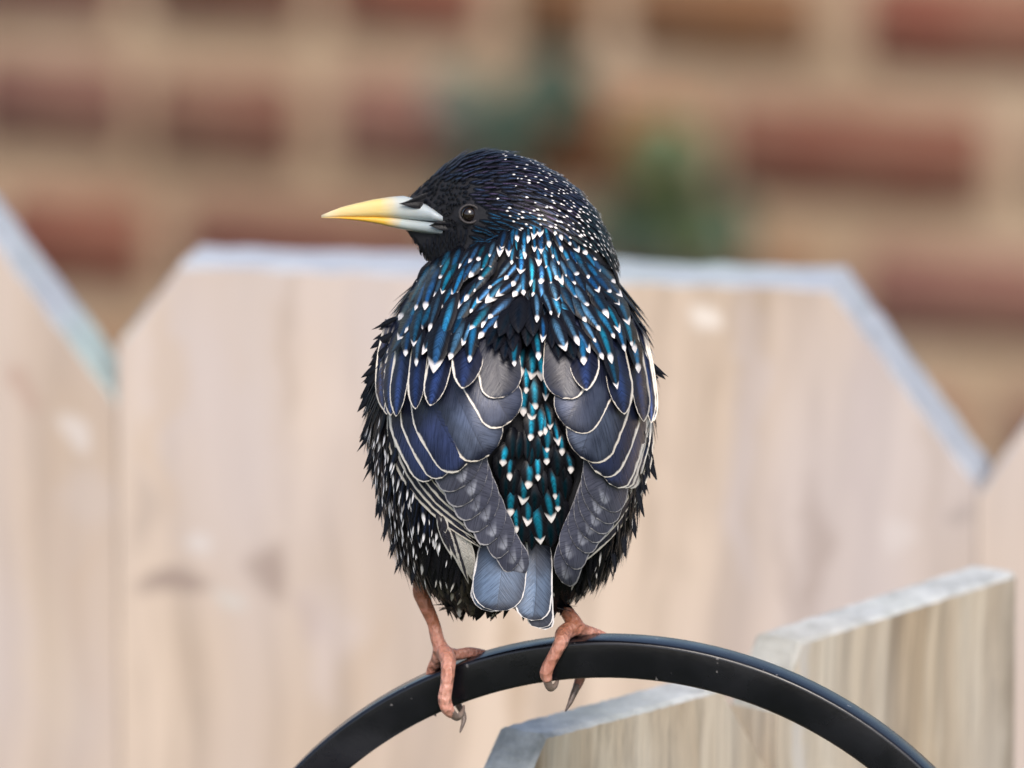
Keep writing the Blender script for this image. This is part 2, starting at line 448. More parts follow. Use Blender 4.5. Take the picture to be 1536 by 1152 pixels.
BR = bm_mesh("brick", bm, True); BR.materials.append(M_BRICK)
z_ref = uz3(100, 160)[1]; u_a = uz3(100, 160)[0]
pitch = abs(uz3(100, 363)[1] - uz3(100, 160)[1])
RED, DRD, BRN, ORG, PUR = (.25, .080, .050), (.195, .072, .050), (.22, .10, .042), (.28, .09, .03), (.23, .10, .078)
rows_px = {   # visible bricks as pixel spans at their row, with a colour
    0: [(-330, -70, RED), (-40, 195, PUR), (222, 450, DRD), (500, 735, PUR), (765, 1050, ORG), (1085, 1485, RED), (1550, 1800, PUR)],
    1: [(-300, -40, PUR), (0, 225, RED), (270, 650, DRD), (690, 1000, ORG), (1030, 1230, BRN), (1290, 1640, PUR), (1700, 1950, RED)],
    -1: [(-420, -120, RED), (-80, 180, PUR), (215, 460, DRD), (495, 725, RED), (770, 900, BRN), (940, 1225, BRN), (1295, 1640, RED), (1700, 1900, DRD)],
}
def u_at(px, z):
    # wall coordinate u under pixel column px (at wall height z)
    lo, hi = -2.0, 2.0
    for _ in range(40):
        m = (lo + hi) / 2
        P = org3 + E3 * m + Vector((0, 0, z)); v = P - CAM
        if v.x / v.dot(F_) * FPX + 768 < px: lo = m
        else: hi = m
    return lo
def put_brick(ua, ub, z, col):
    o = bpy.data.objects.new("brick", BR); C.objects.link(o); o.parent = wall
    o.location = ((ua + ub) / 2, 0.0195, z); o.scale = (ub - ua, .044, pitch * random.uniform(.62, .74))
    o.rotation_euler = (0, random.uniform(-.02, .02), 0); o.location.z += random.uniform(-.003, .003)
    s = random.uniform(.85, 1.15); o.color = (col[0] * s, col[1] * s, col[2] * s, 1)
for r in range(-4, 4):
    z = z_ref - r * pitch
    if r in rows_px:
        for a, b, c_ in rows_px[r]: put_brick(u_at(a, z), u_at(b, z), z, c_)
        ul, ur = u_at(rows_px[r][0][0], z) - .02, u_at(rows_px[r][-1][1], z) + .02
    else: ul = ur = random.uniform(-.06, .06)
    while ul > -1.35:
        l = random.uniform(.07, .125); put_brick(ul - l, ul, z, random.choice((RED, DRD, PUR, BRN))); ul -= l + .024
    while ur < .95:
        l = random.uniform(.07, .125); put_brick(ur, ur + l, z, random.choice((RED, DRD, PUR, BRN))); ur += l + .024

# weeds rooted in the wall joints
M_LEAF = simple("leaf", (.05, .085, .025), .55, (.08, .11, .04), 60).m
M_LEAF2 = simple("leaf_blue", (.04, .07, .048), .55, (.06, .09, .065), 60).m
M_STEM = simple("stem", (.09, .12, .04), .6).m
def leaf_mesh(name, L, w_):
    vs_, fs_ = [], []
    for i in range(7):
        t = i / 6; hw_ = w_ * math.sin(math.pi * min(1, .08 + t * .92)) ** .8
        for k in (-1, -.5, 0, .5, 1): vs_.append((k * hw_, -.25 * L * t * t + abs(k) * .12 * w_, -L * t))
    for i in range(6):
        for k in range(4):
            a = i * 5 + k; fs_.append((a, a + 1, a + 6, a + 5))
    return mesh_from(name, vs_, fs_)
LEAF = leaf_mesh("leaf", .026, .0085)
def weed(label, spots, mat, root_px):
    ur_, zr_ = uz3(*root_px)
    root = empty("wall_weed", org3 + E3 * ur_ + Vector((0, 0, zr_))); root.rotation_euler = (0, 0, -A3)
    tag(root, label, "plant", "weeds growing from the wall joints")
    lm = LEAF.copy(); lm.materials.append(mat)
    cur = bmesh.new()
    for (x, y, n_, sp) in spots:
        for _ in range(n_):
            a = uz3(x + random.gauss(0, sp), y + random.gauss(0, sp))
            p = Vector((a[0] - ur_, -.025 - random.random() * .03, a[1] - zr_))
            o = bpy.data.objects.new("leaf", lm); C.objects.link(o); o.parent = root
            o.location = p; o.rotation_euler = (random.uniform(-.6, .5), random.uniform(-1.2, 1.2), random.uniform(-.8, .8))
            s = random.uniform(.7, 1.3); o.scale = (s, s, s)
            # stem to the root
            prev = None
            for q in range(6):
                t = q / 5; c_ = Vector((p.x * t, -.006 + (p.y + .006) * math.sin(t * math.pi / 2), p.z * t))
                ring = [cur.verts.new(c_ + Vector((math.cos(g_) * .0009, math.sin(g_) * .0009, 0))) for g_ in (0, 2.1, 4.2)]
                if prev:
                    for e in range(3): cur.faces.new((prev[e], prev[(e + 1) % 3], ring[(e + 1) % 3], ring[e]))
                prev = ring
    link_mesh("stem", bm_mesh("stem", cur), M_STEM, root)
weed("bright green weed on the brick wall right of the bird's head", [(1060, 150, 5, 22), (1055, 200, 6, 22), (1070, 250, 5, 24), (1095, 290, 5, 28), (985, 240, 2, 30)], M_LEAF, (1075, 330))
weed("blue-green weed on the brick wall just above the bird's head", [(800, 115, 11, 40), (740, 140, 5, 30), (870, 95, 5, 28)], M_LEAF2, (810, 215))
weed("low dark green weed on the wall at the right of the bird's nape", [(955, 290, 8, 22), (1010, 305, 5, 20), (1130, 285, 5, 24)], M_LEAF2, (980, 400))

# ------------------------------------------------------------------ shepherd's hook
A4 = R_(10)
E4 = Vector((math.cos(A4), -math.sin(A4), 0)); N4 = Vector((-math.sin(A4), -math.cos(A4), 0))
RT = 57.5 / 6000; RDp = .0092
topP = W(938, 956, -27)
Ro = 682 / 6000
cen = topP - Vector((0, 0, Ro))
path = []
Rm = Ro - RT / 2
for k in range(0, 97):
    a = math.pi * k / 96
    path.append((Rm * math.cos(a), Rm * math.sin(a)))
for k in range(1, 25):       # the free end curls outwards at the left
    a = k / 24 * math.pi * 1.15
    path.append((-Rm - .022 + .022 * math.cos(a), -.07 * min(1, k / 6) - .022 * math.sin(a)))
pre = [(Rm, -z) for z in (cen.z - .0, 1.2, .9, .6, .3, .15, .07, .03)]
path = pre + path
def sweep_rect(name, path, hw_, hd, bev):
    sec = []
    for sx, sy in ((1, 1), (-1, 1), (-1, -1), (1, -1)):
        cx_, cy_ = sx * (hw_ - bev), sy * (hd - bev)
        base = {(1, 1): 0, (-1, 1): 90, (-1, -1): 180, (1, -1): 270}[(sx, sy)]
        for q in range(4):
            g_ = R_(base + q * 30); sec.append((cx_ + bev * math.cos(g_), cy_ + bev * math.sin(g_)))
    vs_, fs_ = [], []; m = len(sec)
    for i, p in enumerate(path):
        a = path[max(0, i - 1)]; b = path[min(len(path) - 1, i + 1)]
        t = Vector((b[0] - a[0], b[1] - a[1])).normalized(); nrm = Vector((t.y, -t.x))
        for sx, sy in sec:
            q = E4 * (p[0] + nrm.x * sx) + Vector((0, 0, p[1] + nrm.y * sx)) + N4 * sy
            vs_.append(q)
    for i in range(len(path) - 1):
        for k in range(m):
            a = i * m + k; b = i * m + (k + 1) % m; fs_.append((a, b, b + m, a + m))
    fs_.append(tuple(range(m))[::-1]); fs_.append(tuple(range((len(path) - 1) * m, len(path) * m)))
    me = mesh_from(name, vs_, fs_)
    bm = bmesh.new(); bm.from_mesh(me); bmesh.ops.recalc_face_normals(bm, faces=bm.faces[:]); bm.to_mesh(me); bm.free()
    return me
hook = link_mesh("shepherd_hook", sweep_rect("shepherd_hook", path, RT / 2, RDp / 2, .0009), M_IRON, None, cen)
tag(hook, "arched black iron hook bar the bird is perched on", "hook")

# ================================================================== the bird
# bird surface stations, in px space: y, left x, right x, near depth (its back), far depth (its breast)
ST = np.array([
    (330, 720, 890, -112, 60), (350, 700, 890, -130,  70), (370, 672, 900, -143,  90), (400, 640, 916, -154, 115), (430, 618, 936, -164, 135),
    (470, 597, 956, -176, 155), (510, 580, 966, -190, 170), (550, 566, 974, -200, 182), (600, 556, 977, -207, 192),
    (650, 556, 974, -207, 195), (700, 562, 967, -200, 190), (740, 570, 960, -190, 182), (780, 580, 950, -174, 168),
    (820, 594, 934, -150, 148), (850, 612, 915, -126, 122), (880, 640, 885, -92, 85), (905, 675, 840, -50, 40)], float)
yy = np.arange(330, 912.0, 2)
def smooth(a, k=9):
    p_ = np.pad(a, k, mode='edge'); return np.convolve(p_, np.ones(2 * k + 1) / (2 * k + 1), 'valid')
TAB = {c_: smooth(np.interp(yy, ST[:, 0], ST[:, i + 1])) for i, c_ in enumerate(("l", "r", "f", "b"))}
def tb(c_, y): return np.interp(y, yy, TAB[c_])
def Dback(x, y, wings=True):
    x = np.asarray(x, float); y = np.asarray(y, float)
    l, r, f, b = tb("l", y), tb("r", y), tb("f", y), tb("b", y)
    mid = 0.0
    uu = np.clip(np.abs((x - (l + r) / 2) / ((r - l) / 2)), 0, .985)
    d = mid + (f - mid) * (1 - uu ** 2.3) ** (1 / 2.3)
    if wings:
        d = d - 26 * np.exp(-((x - 700) / 62) ** 2 - ((y - 640) / 120) ** 2) - 26 * np.exp(-((x - 890) / 58) ** 2 - ((y - 640) / 120) ** 2)
        d = d + 10 * np.exp(-((x - 803) / 26) ** 2 - ((y - 620) / 120) ** 2)
        # wing tips and tail lie straighter than the rump they cover
        d = d - np.clip((y - 760) / 150, 0, 1) ** 1.5 * 52
    return d

# --- body and head as one skin
def temp_eval(verts, faces, voxel, smooth_it, dec=None):
    me = bpy.data.meshes.new("tmp"); me.from_pydata([tuple(v) for v in verts], [], faces); me.update()
    bm = bmesh.new(); bm.from_mesh(me); bmesh.ops.recalc_face_normals(bm, faces=bm.faces[:]); bm.to_mesh(me); bm.free()
    o = bpy.data.objects.new("tmp", me); C.objects.link(o)
    r = o.modifiers.new("r", 'REMESH'); r.mode = 'VOXEL'; r.voxel_size = voxel
    s = o.modifiers.new("s", 'SMOOTH'); s.factor = .5; s.iterations = smooth_it
    dg = bpy.context.evaluated_depsgraph_get(); ev = o.evaluated_get(dg); m2 = ev.to_mesh()
    V = np.array([v.co[:] for v in m2.vertices]); Fc = [tuple(p.vertices) for p in m2.polygons]
    ev.to_mesh_clear(); bpy.data.objects.remove(o); bpy.data.meshes.remove(me)
    return V, Fc
def loft(rings):
    vs_, fs_ = [], []; m = len(rings[0])
    for r in rings: vs_ += list(r)
    for i in range(len(rings) - 1):
        for k in range(m):
            a = i * m + k; b = i * m + (k + 1) % m; fs_.append((a, b, b + m, a + m))
    fs_.append(tuple(range(m))[::-1]); fs_.append(tuple(range((len(rings) - 1) * m, len(rings) * m)))
    return vs_, fs_
TH = np.linspace(0, 2 * np.pi, 56, endpoint=False)
def sgnpow(a, p): return np.sign(a) * np.abs(a) ** p
rings = []
INS = 5.0
for y in np.arange(345, 906, 10.0):
    l, r, f, b = (float(tb(c_, y)) for c_ in "lrfb")
    cx_, hwx = (l + r) / 2, (r - l) / 2 - INS
    xs = cx_ + hwx * sgnpow(np.cos(TH), 2 / 2.3); sn = sgnpow(np.sin(TH), 2 / 2.3)
    ds = np.where(sn < 0, -sn * (f + INS), sn * (b - INS))
    rings.append(np.stack([xs, np.full_like(xs, y), ds], 1))
bv, bf = loft(rings)
HD = -22.0     # depth of the head's middle plane
HS = np.array([(606, 301, 345, 8), (622, 287, 364, 11), (640, 271, 390, 17), (660, 254, 410, 35), (690, 234, 425, 66), (720, 227, 436, 85), (755, 229, 446, 98),
               (790, 240, 456, 105), (825, 257, 464, 105), (855, 278, 470, 99), (880, 304, 468, 87), (900, 334, 462, 68), (913, 362, 452, 46), (921, 384, 436, 24)], float)
rings = []
for x, t_, b_, hd in HS:
    cy_, hh = (t_ + b_) / 2, (b_ - t_) / 2
    rings.append(np.stack([np.full_like(TH, x), cy_ + hh * np.sin(TH), HD + hd * np.cos(TH)], 1))
hv, hf = loft(rings)
off = len(bv)
bodyV, bodyF = temp_eval(list(bv) + list(hv), bf + [tuple(i + off for i in f) for f in hf], 5.0, 6)
BVH = BVHTree.FromPolygons([tuple(v) for v in bodyV], bodyF)

perch = W(800, 958, 0)
bird = empty("starling", perch)
tag(bird, "starling with glossy white-spotted black plumage perched on the iron hook, looking left", "bird")
PL = np.array(perch)
def bird_mesh(name, V, Fc, mats, parent=None, smooth=True):
    me = mesh_from(name, Wn(V) - PL, Fc, smooth)
    o = link_mesh(name, me, mats, parent or bird)
    return o
body = bird_mesh("body", bodyV, bodyF, M_BODY)

# --- feather batches
class Batch:
    def __init__(s): s.V = []; s.F = []; s.A = {k: [] for k in ("fa", "fb", "fc", "c0", "c1", "c2")}; s.n = 0
    def add(s, P, U, Vv, HW, ln, rim, tip, kind, gloss, c0, c1, c2, rmax=1.0):
        nv, nu = P.shape[:2]; N = nv * nu
        s.V.append(P.reshape(-1, 3))
        s.A["fa"].append(np.stack([U.ravel(), Vv.ravel(), HW.ravel()], 1))
        s.A["fb"].append(np.tile((ln, rim, tip), (N, 1)))
        s.A["fc"].append(np.tile((kind, gloss, random.random() * rmax), (N, 1)))
        for k, c_ in (("c0", c0), ("c1", c1), ("c2", c2)): s.A[k].append(np.tile((*c_[:3], 1 if len(c_) < 4 else c_[3]), (N, 1)))
        o = s.n
        for i in range(nv - 1):
            for j in range(nu - 1):
                a = o + i * nu + j; s.F.append((a, a + 1, a + nu + 1, a + nu))
        s.n += N
    def build(s, name, parent=None, mat=None):
        V = Wn(np.concatenate(s.V)) - PL
        me = mesh_from(name, V, s.F)
        for k in ("fa", "fb", "fc"):
            at = me.attributes.new(k, 'FLOAT_VECTOR', 'POINT'); at.data.foreach_set("vector", np.concatenate(s.A[k]).astype(np.float32).ravel())
        for k in ("c0", "c1", "c2"):
            at = me.attributes.new(k, 'FLOAT_COLOR', 'POINT'); at.data.foreach_set("color", np.concatenate(s.A[k]).astype(np.float32).ravel())
        return link_mesh(name, me, mat or M_FEATHER, parent or bird)
def tvals(nv):
    return 1 - (1 - np.linspace(0, 1, nv)) ** 1.35
def profile(t, kind, ratio):
    """half-width along the feather, 0..1; ratio = half-width / length"""
    base = .45 + .55 * np.clip(t / .35, 0, 1) ** .8
    if kind == 'round':
        tc = max(.3, 1 - ratio * 1.05); q = np.clip((t - tc) / (1 - tc), 0, 1)
        return base * np.sqrt(np.clip(1 - q ** 2.2, 0, 1))
    if kind == 'point':
        q = np.clip((t - .5) / .5, 0, 1); return base * (1 - q ** 1.7)
    if kind == 'lance':
        q = np.clip((t - .3) / .7, 0, 1); return base * (1 - q ** 2.2) ** .9
    if kind == 'finger':
        b2 = .8 + .2 * np.clip(t / .3, 0, 1); q = np.clip((t - .62) / .38, 0, 1); return b2 * (1 - q ** 2.0) ** .8
    q = np.clip((t - .15) / .85, 0, 1); return base * (1 - q ** 1.25)   # 'spike'
def feather2d(bt, pts, hw, lift=(2, 8), prof='round', nv=11, nu=7, camber=.22, rim=0, tip=0, kind=0, gloss=0, c0=(0.01,) * 3, c1=(0.01,) * 3, c2=(.8, .75, .7), depth=None, skew=0.0):
    """feather laid on the bird's back along a quadratic path of photo-space points"""
    p = np.array(pts, float)
    if len(p) == 2: p = np.array([p[0], (p[0] + p[1]) / 2, p[1]])
    else:   # middle point is on the curve
        p[1] = 2 * p[1] - (p[0] + p[2]) / 2
    t = tvals(nv)[:, None]
    Cn = (1 - t) ** 2 * p[0] + 2 * t * (1 - t) * p[1] + t ** 2 * p[2]
    Tn = 2 * (1 - t) * (p[1] - p[0]) + 2 * t * (p[2] - p[1]); Tn /= np.linalg.norm(Tn, axis=1)[:, None] + 1e-9
    Sd = np.stack([-Tn[:, 1], Tn[:, 0]], 1)
    ln = float(np.sum(np.linalg.norm(np.diff(Cn, axis=0), axis=1)))
    wv = profile(t[:, 0], prof, hw / ln) * hw
    wv = wv * (1 + rng.normal(0, .010, nv))
    u = np.linspace(-1, 1, nu)
    X = Cn[:, None, :] + Sd[:, None, :] * (u[None, :, None] * wv[:, None, None])
    if skew: X = X + Tn[:, None, :] * (skew * u[None, :, None] * wv[:, None, None])
    tt = np.repeat(t, nu, 1)
    if depth is None: D = Dback(X[..., 0], X[..., 1])
    else: D = depth(X[..., 0], X[..., 1])
    D = D - (lift[0] + (lift[1] - lift[0]) * tt) - camber * wv[:, None] * (1 - u[None, :] ** 2)
    P = np.concatenate([X, D[..., None]], 2)
    bt.add(P, np.tile(u, (nv, 1)), tt, np.tile(wv[:, None], (1, nu)), ln, rim, tip, kind, gloss, c0, c1, c2)
def feather3d(bt, p, nrm, tan, ln, hw, lift=(1, 5), prof='lance', nv=6, nu=3, curl=0.0, camber=.2, bend=0.0, **k):
    n_ = nrm / (np.linalg.norm(nrm) + 1e-9); t_ = tan - n_ * tan.dot(n_); t_ = t_ / (np.linalg.norm(t_) + 1e-9); b_ = np.cross(n_, t_)
    t = tvals(nv)
    Cn = p + np.outer(t * ln, t_) + np.outer(lift[0] + (lift[1] - lift[0]) * t - curl * t * t, n_) + np.outer(bend * t * t * ln, b_)
    wv = profile(t, prof, hw / ln) * hw
    u = np.linspace(-1, 1, nu)
    P = Cn[:, None, :] + b_[None, None, :] * (u[None, :, None] * wv[:, None, None]) + n_[None, None, :] * (camber * wv[:, None] * (1 - u[None, :] ** 2))[..., None]
    bt.add(P, np.tile(u, (nv, 1)), np.tile(t[:, None], (1, nu)), np.tile(wv[:, None], (1, nu)), ln, k.get("rim", 0), k.get("tip", 0), k.get("kind", 0), k.get("gloss", 0), k["c0"], k.get("c1", k["c0"]), k.get("c2", (.8, .75, .7)), .45)

def vary(c_, a=.2):
    s = 1 + random.uniform(-a, a); return tuple(max(0, q * s) for q in c_)
BLK = (.006, .006, .009); NAVY = (.013, .018, .04); WHT = (.86, .80, .78); CRM = (.74, .64, .52)
BLUES = [(.02, .22, .46), (.02, .15, .38), (.04, .31, .55), (.06, .21, .44), (.015, .30, .46), (.12, .30, .48)]

# --- scattered contour feathers over head, flanks, breast and belly
NECK = np.array([(560, 420), (630, 408), (690, 392), (730, 374), (780, 352), (840, 346), (890, 362), (925, 392), (990, 410)], float)
def neck_y(x): return np.interp(x, NECK[:, 0], NECK[:, 1])
WL = np.array([(380, 640), (440, 606), (500, 584), (560, 571), (620, 576), (660, 604), (700, 616), (770, 662), (800, 694), (860, 706), (960, 710)], float)
WR = np.array([(380, 925), (440, 944), (500, 962), (560, 972), (640, 974), (700, 954), (760, 934), (815, 896), (860, 850), (960, 832)], float)
tri = [(f[0], f[k], f[k + 1]) for f in bodyF for k in range(1, len(f) - 1)]
tri = np.array(tri); ta, tb_, tc_ = bodyV[tri[:, 0]], bodyV[tri[:, 1]], bodyV[tri[:, 2]]
crs = np.cross(tb_ - ta, tc_ - ta); area = np.linalg.norm(crs, axis=1) / 2
NC = 60000
pick = rng.choice(len(tri), NC, p=area / area.sum())
r1 = np.sqrt(rng.random(NC)); r2 = rng.random(NC)
PP = (1 - r1)[:, None] * ta[pick] + (r1 * (1 - r2))[:, None] * tb_[pick] + (r1 * r2)[:, None] * tc_[pick]
NN = crs[pick] / (2 * area[pick])[:, None]
if np.mean(np.einsum('ij,ij->i', NN, PP - bodyV.mean(0))) < 0: NN = -NN
grid = {}
def accept(p, r):
    c_ = tuple((p // 12).astype(int)); rr = int(r // 12) + 1
    for i in range(-rr, rr + 1):
        for j in range(-rr, rr + 1):
            for k in range(-rr, rr + 1):
                for q in grid.get((c_[0] + i, c_[1] + j, c_[2] + k), ()):
                    if (q[0] - p[0]) ** 2 + (q[1] - p[1]) ** 2 + (q[2] - p[2]) ** 2 < r * r: return False
    grid.setdefault(c_, []).append(p); return True
B_head, B_flank, B_belly = Batch(), Batch(), Batch()
for p, n_ in zip(PP, NN):
    x, y, d = p
    near = n_[2] < .25
    ishead = y < (neck_y(x) if near else 400)
    if ishead:
        if x < 608: continue
        if x < np.interp(y, [300, 312, 322, 330, 336, 341, 347, 353, 356], [610, 632, 650, 661, 656, 648, 649, 652, 600]) and 300 < y < 355: continue
        face = x < 700 and y > 272
        if near and ((x - 699) / 23) ** 2 + ((y - 321) / 18) ** 2 < 1: continue
        r = 5.6 if face else 6.4
        if not accept(p, r): continue
        k = max(0.0, (x - 720) / 120)
        tan = np.array([1.0, -.45 if x < 660 and y < 300 else .12 + k * .55 + max(0, (y - 330) / 120) * (.4 if x < 720 else .1), (.35 if n_[2] > 0 else -.12) * .4])
        tan += rng.normal(0, .06, 3)
        if face and y > 340: tan = np.array([.35, 1.0, 0])
        ln = 11 if face else float(np.interp(x, [620, 720, 800, 920], [17, 26, 30, 32]))
        hw = 2.6 if face else float(np.interp(x, [620, 740, 900], [2.9, 3.8, 4.3]))
        pd = float(np.interp(x, [715, 760, 800], [0, .45, .75])) * (1 if y > 232 else .6)
        if y > 300 and x < 735: pd *= .5
        white = random.random() < pd
        cheek = (690 < x < 800 and 318 < y < 400)
        purple = (.05, .035, .075)
        c1 = (.015, .09, .18) if cheek else random.choice([(.075, .055, .11), (.05, .07, .13), (.045, .075, .15), (.075, .07, .12)])
        if face: c1 = (.012, .012, .016)
        if x > 850: c1 = vary((.02, .05, .05), .4) if y > 300 else c1
        feather3d(B_head, p, n_, tan, ln * random.uniform(.85, 1.15), hw, (.5, 4.2), 'lance', 5, 3, tip=random.uniform(3.2, 5.4) * (1.25 if y > 300 else 1) if white else 0,
                  gloss=.5 if not face else .1, c0=vary(BLK, .3), c1=vary(c1, .3), c2=vary((.80, .76, .74) if x < 875 else (.50, .48, .46), .1))
        continue
    lw = np.interp(y, WL[:, 0], WL[:, 1]); rw = np.interp(y, WR[:, 0], WR[:, 1])
    if n_[2] < 0.1 and lw + 14 < x < rw - 14 and y < 850: continue      # covered by mantle, wings and rump
    low = y > 840
    if not accept(p, 9 if low else (10 if x < 680 and y > 590 and n_[2] < .2 else 12)): continue
    sx = -1 if x < 770 else 1
    tan = np.array([sx * .22, 1.0, 0.0]) + rng.normal(0, .09, 3)
    ln = random.uniform(50, 78) if not low else random.uniform(30, 44)
    hw = random.uniform(6, 8.5)
    lf = (1.5, 7 + 8 * random.random() ** 2)
    spotty = x < 680 and 590 < y < 790
    white = random.random() < (.85 if spotty else .15)
    streaky = x < 660 and 640 < y < 760
    c1 = (.02, .03, .07) if streaky else (.014, .012, .014)
    if low and d < 30 and 620 < x < 720 and random.random() < .45:
        c1 = (.10, .085, .06); c0 = (.045, .038, .03)
    else: c0 = vary(BLK, .3)
    feather3d(B_belly if low else B_flank, p, n_, tan, ln, hw, lf, random.choice(['point', 'spike', 'spike']), 7, 5, bend=random.uniform(-.1, .1),
              tip=random.uniform(8, 20) if white else 0, gloss=.35, c0=c0, c1=vary(c1, .3), c2=vary((.80, .77, .78) if spotty else (.62, .58, .55), .12))
# stand-out tufts on the silhouette: (base, tip, half-width)
for bx, by, tx, ty, hw in [(596, 478, 557, 492, 7), (590, 500, 552, 516, 8), (586, 515, 545, 543, 9), (582, 535, 540, 568, 9), (576, 552, 533, 584, 10), (574, 566, 523, 607, 11),
                           (574, 590, 531, 628, 10), (572, 606, 534, 652, 10), (572, 625, 533, 676, 10), (573, 645, 540, 700, 10), (574, 660, 549, 722, 9), (576, 690, 557, 745, 9), (580, 720, 566, 778, 8), (590, 750, 571, 808, 8),
                           (968, 540, 1004, 564, 9), (962, 560, 992, 560, 6), (966, 640, 981, 690, 9), (964, 660, 979, 716, 9), (958, 690, 970, 742, 8), (950, 720, 961, 775, 8), (944, 750, 952, 806, 8), (930, 780, 943, 834, 8),
                           (912, 800, 925, 856, 8), (896, 815, 905, 872, 9), (880, 830, 878, 888, 9), (870, 830, 858, 884, 8), (905, 805, 915, 868, 8), (610, 800, 598, 858, 8), (630, 820, 618, 876, 8), (600, 770, 585, 836, 8)]:
    t = np.array([tx - bx, ty - by, 6.0]); ln = float(np.linalg.norm(t))
    for q in range(4):
        dd = -62 + 18 * q + random.uniform(-8, 8)
        feather3d(B_flank, np.array([bx + (random.uniform(-2, 4) if bx < 770 else random.uniform(-4, 2)), by + random.uniform(-9, 9) * (q > 0), dd]), np.array([-.55 if bx < 770 else .55, 0, -.83]), t * (random.uniform(.7, 1.1), 1.05, 1), ln * (1.06 if q == 0 else random.uniform(.7, 1.05)), hw * random.uniform(.55, .8), (2, 6), random.choice(['point', 'spike']), 9, 5,
                  bend=random.uniform(-.12, .12), tip=random.choice([0, 0, 0, 3]), gloss=.3, c0=vary(BLK, .3), c1=(.018, .018, .025), c2=(.6, .55, .52))
for b_, nm in ((B_head, "head_feathers"), (B_flank, "flank_feathers"), (B_belly, "belly_feathers")):
    o = b_.build(nm); o["kind"] = "stuff"

# --- wings
def add_feather(parent, name, *a, **k):
    bt = Batch(); feather2d(bt, *a, **k); return bt.build(name, parent)
SL0, SL1 = (.011, .014, .034), (.115, .140, .215)
CV0, CV1 = (.012, .015, .036), (.04, .075, .22)
PR0, PR1 = (.050, .052, .088), (.42, .43, .52)
def wing_pad(outline, nm):
    """the wing's own skin under its feathers"""
    ol = np.array(outline, float); c_ = ol.mean(0); vs_, fs_ = [(c_[0], c_[1])], []
    m = len(ol)
    for s in (.5, 1.0):
        for q in ol: vs_.append(tuple(c_ + (q - c_) * s))
    for i in range(m):
        j = (i + 1) % m
        fs_.append((0, 1 + i, 1 + j)); fs_.append((1 + i, 1 + m + i, 1 + m + j, 1 + j))
    v2 = np.array(vs_); d_ = Dback(v2[:, 0], v2[:, 1]) - 2.0
    d_[1 + m:] += 8
    V = np.column_stack([v2, d_]); k0 = len(V)
    Vb = V.copy(); Vb[:, 2] += 10
    allV = np.concatenate([V, Vb]); F2 = fs_ + [tuple(i + k0 for i in f)[::-1] for f in fs_]
    for i in range(m):
        j = (i + 1) % m; F2.append((1 + m + j, 1 + m + i, 1 + m + i + k0, 1 + m + j + k0))
    return bird_mesh(nm, allV, F2, M_BODY)
wl = wing_pad([(640, 480), (600, 520), (580, 570), (588, 615), (612, 650), (640, 720), (690, 785), (760, 838), (776, 820), (742, 720), (768, 650), (765, 560), (720, 500)], "wing")
wr = wing_pad([(880, 500), (835, 550), (840, 650), (862, 720), (842, 780), (838, 820), (858, 840), (905, 790), (935, 730), (955, 660), (970, 600), (955, 530), (925, 490)], "wing")
def wing_set(wg, prim, outer, sec, tert, cov, side):
    lay = 3.0
    for pts, hw in outer:      # narrow leading edges of the primaries
        add_feather(wg, "primary_feather", pts, hw, (lay, lay + 2), 'lance', 14, 5, .08, rim=2.5, kind=0, gloss=.2, c0=vary((.03, .03, .045)), c1=vary((.05, .05, .08)), c2=(*vary((.78, .70, .61), .08), .5 - .5 * side)); lay += 1.3
    for k, (pts, hw) in enumerate(prim):
        add_feather(wg, "flight_feather", pts, hw, (lay * .6, lay + 2), 'round', 16, 9, .06, rim=1.6, kind=2, gloss=.2, c0=vary(PR0, .12), c1=vary(PR1, .12), c2=(*vary((.46, .44, .46), .1), .5 - .3 * side), skew=-.55 * side); lay += 1.6
    for pts, hw in sec:
        add_feather(wg, "secondary_feather", pts, hw, (lay * .6, lay + 2), 'round', 16, 9, .05, rim=3.0, kind=1, gloss=.4, c0=vary(SL0, .15), c1=vary((.055, .075, .19), .2), c2=(*vary((.90, .83, .75), .06), .5 - .5 * side), skew=-.25 * side); lay += 2.6
    for k, (pts, hw) in enumerate(tert):
        add_feather(wg, "tertial_feather", pts, hw, (lay * .6, lay + 2), 'round', 16, 11, .05, rim=2.7, kind=1, gloss=.4, c0=vary(SL0, .15), c1=vary([SL1, (.085, .098, .15), (.05, .048, .056)][k], .12), c2=(*vary((.88, .79, .69), .07), .5 - .5 * side), skew=-.2 * side); lay += 2.6
    for pts, hw in cov:
        add_feather(wg, "covert_feather", pts, hw, (3, lay + 3), 'finger', 14, 7, .12, rim=2.6, tip=3.5, kind=0, gloss=.5, c0=vary(CV0, .2), c1=vary(CV1, .3), c2=(*vary((.82, .74, .64), .07), .5 - .3 * side)); lay += 1.3
# left wing; listed from the lowest feather upwards
primL = [([(700, 740), (748, 800), (789, 860)], 20), ([(690, 720), (738, 786), (776, 848)], 23), ([(684, 700), (728, 762), (762, 828)], 26), ([(676, 680), (716, 742), (745, 808)], 30),
         ([(672, 664), (707, 724), (731, 789)], 33), ([(668, 650), (698, 708), (719, 771)], 36), ([(668, 640), (692, 692), (707, 752)], 39), ([(668, 630), (686, 676), (696, 730)], 42)]
outL = [([(590, 600), (614, 716), (722, 822)], 12), ([(595, 600), (622, 712), (716, 810)], 12), ([(600, 600), (630, 708), (710, 797)], 12), ([(605, 600), (638, 703), (704, 782)], 12), ([(610, 600), (646, 698), (698, 766)], 12)]
secL = [([(600, 570), (619, 650), (655, 712)], 30), ([(615, 565), (638, 645), (675, 707)], 32), ([(630, 560), (660, 635), (700, 697)], 37)]
terL = [([(664, 535), (700, 615), (733, 684)], 42), ([(692, 505), (733, 575), (766, 633)], 38), ([(735, 480), (747, 540), (755, 596)], 33)]
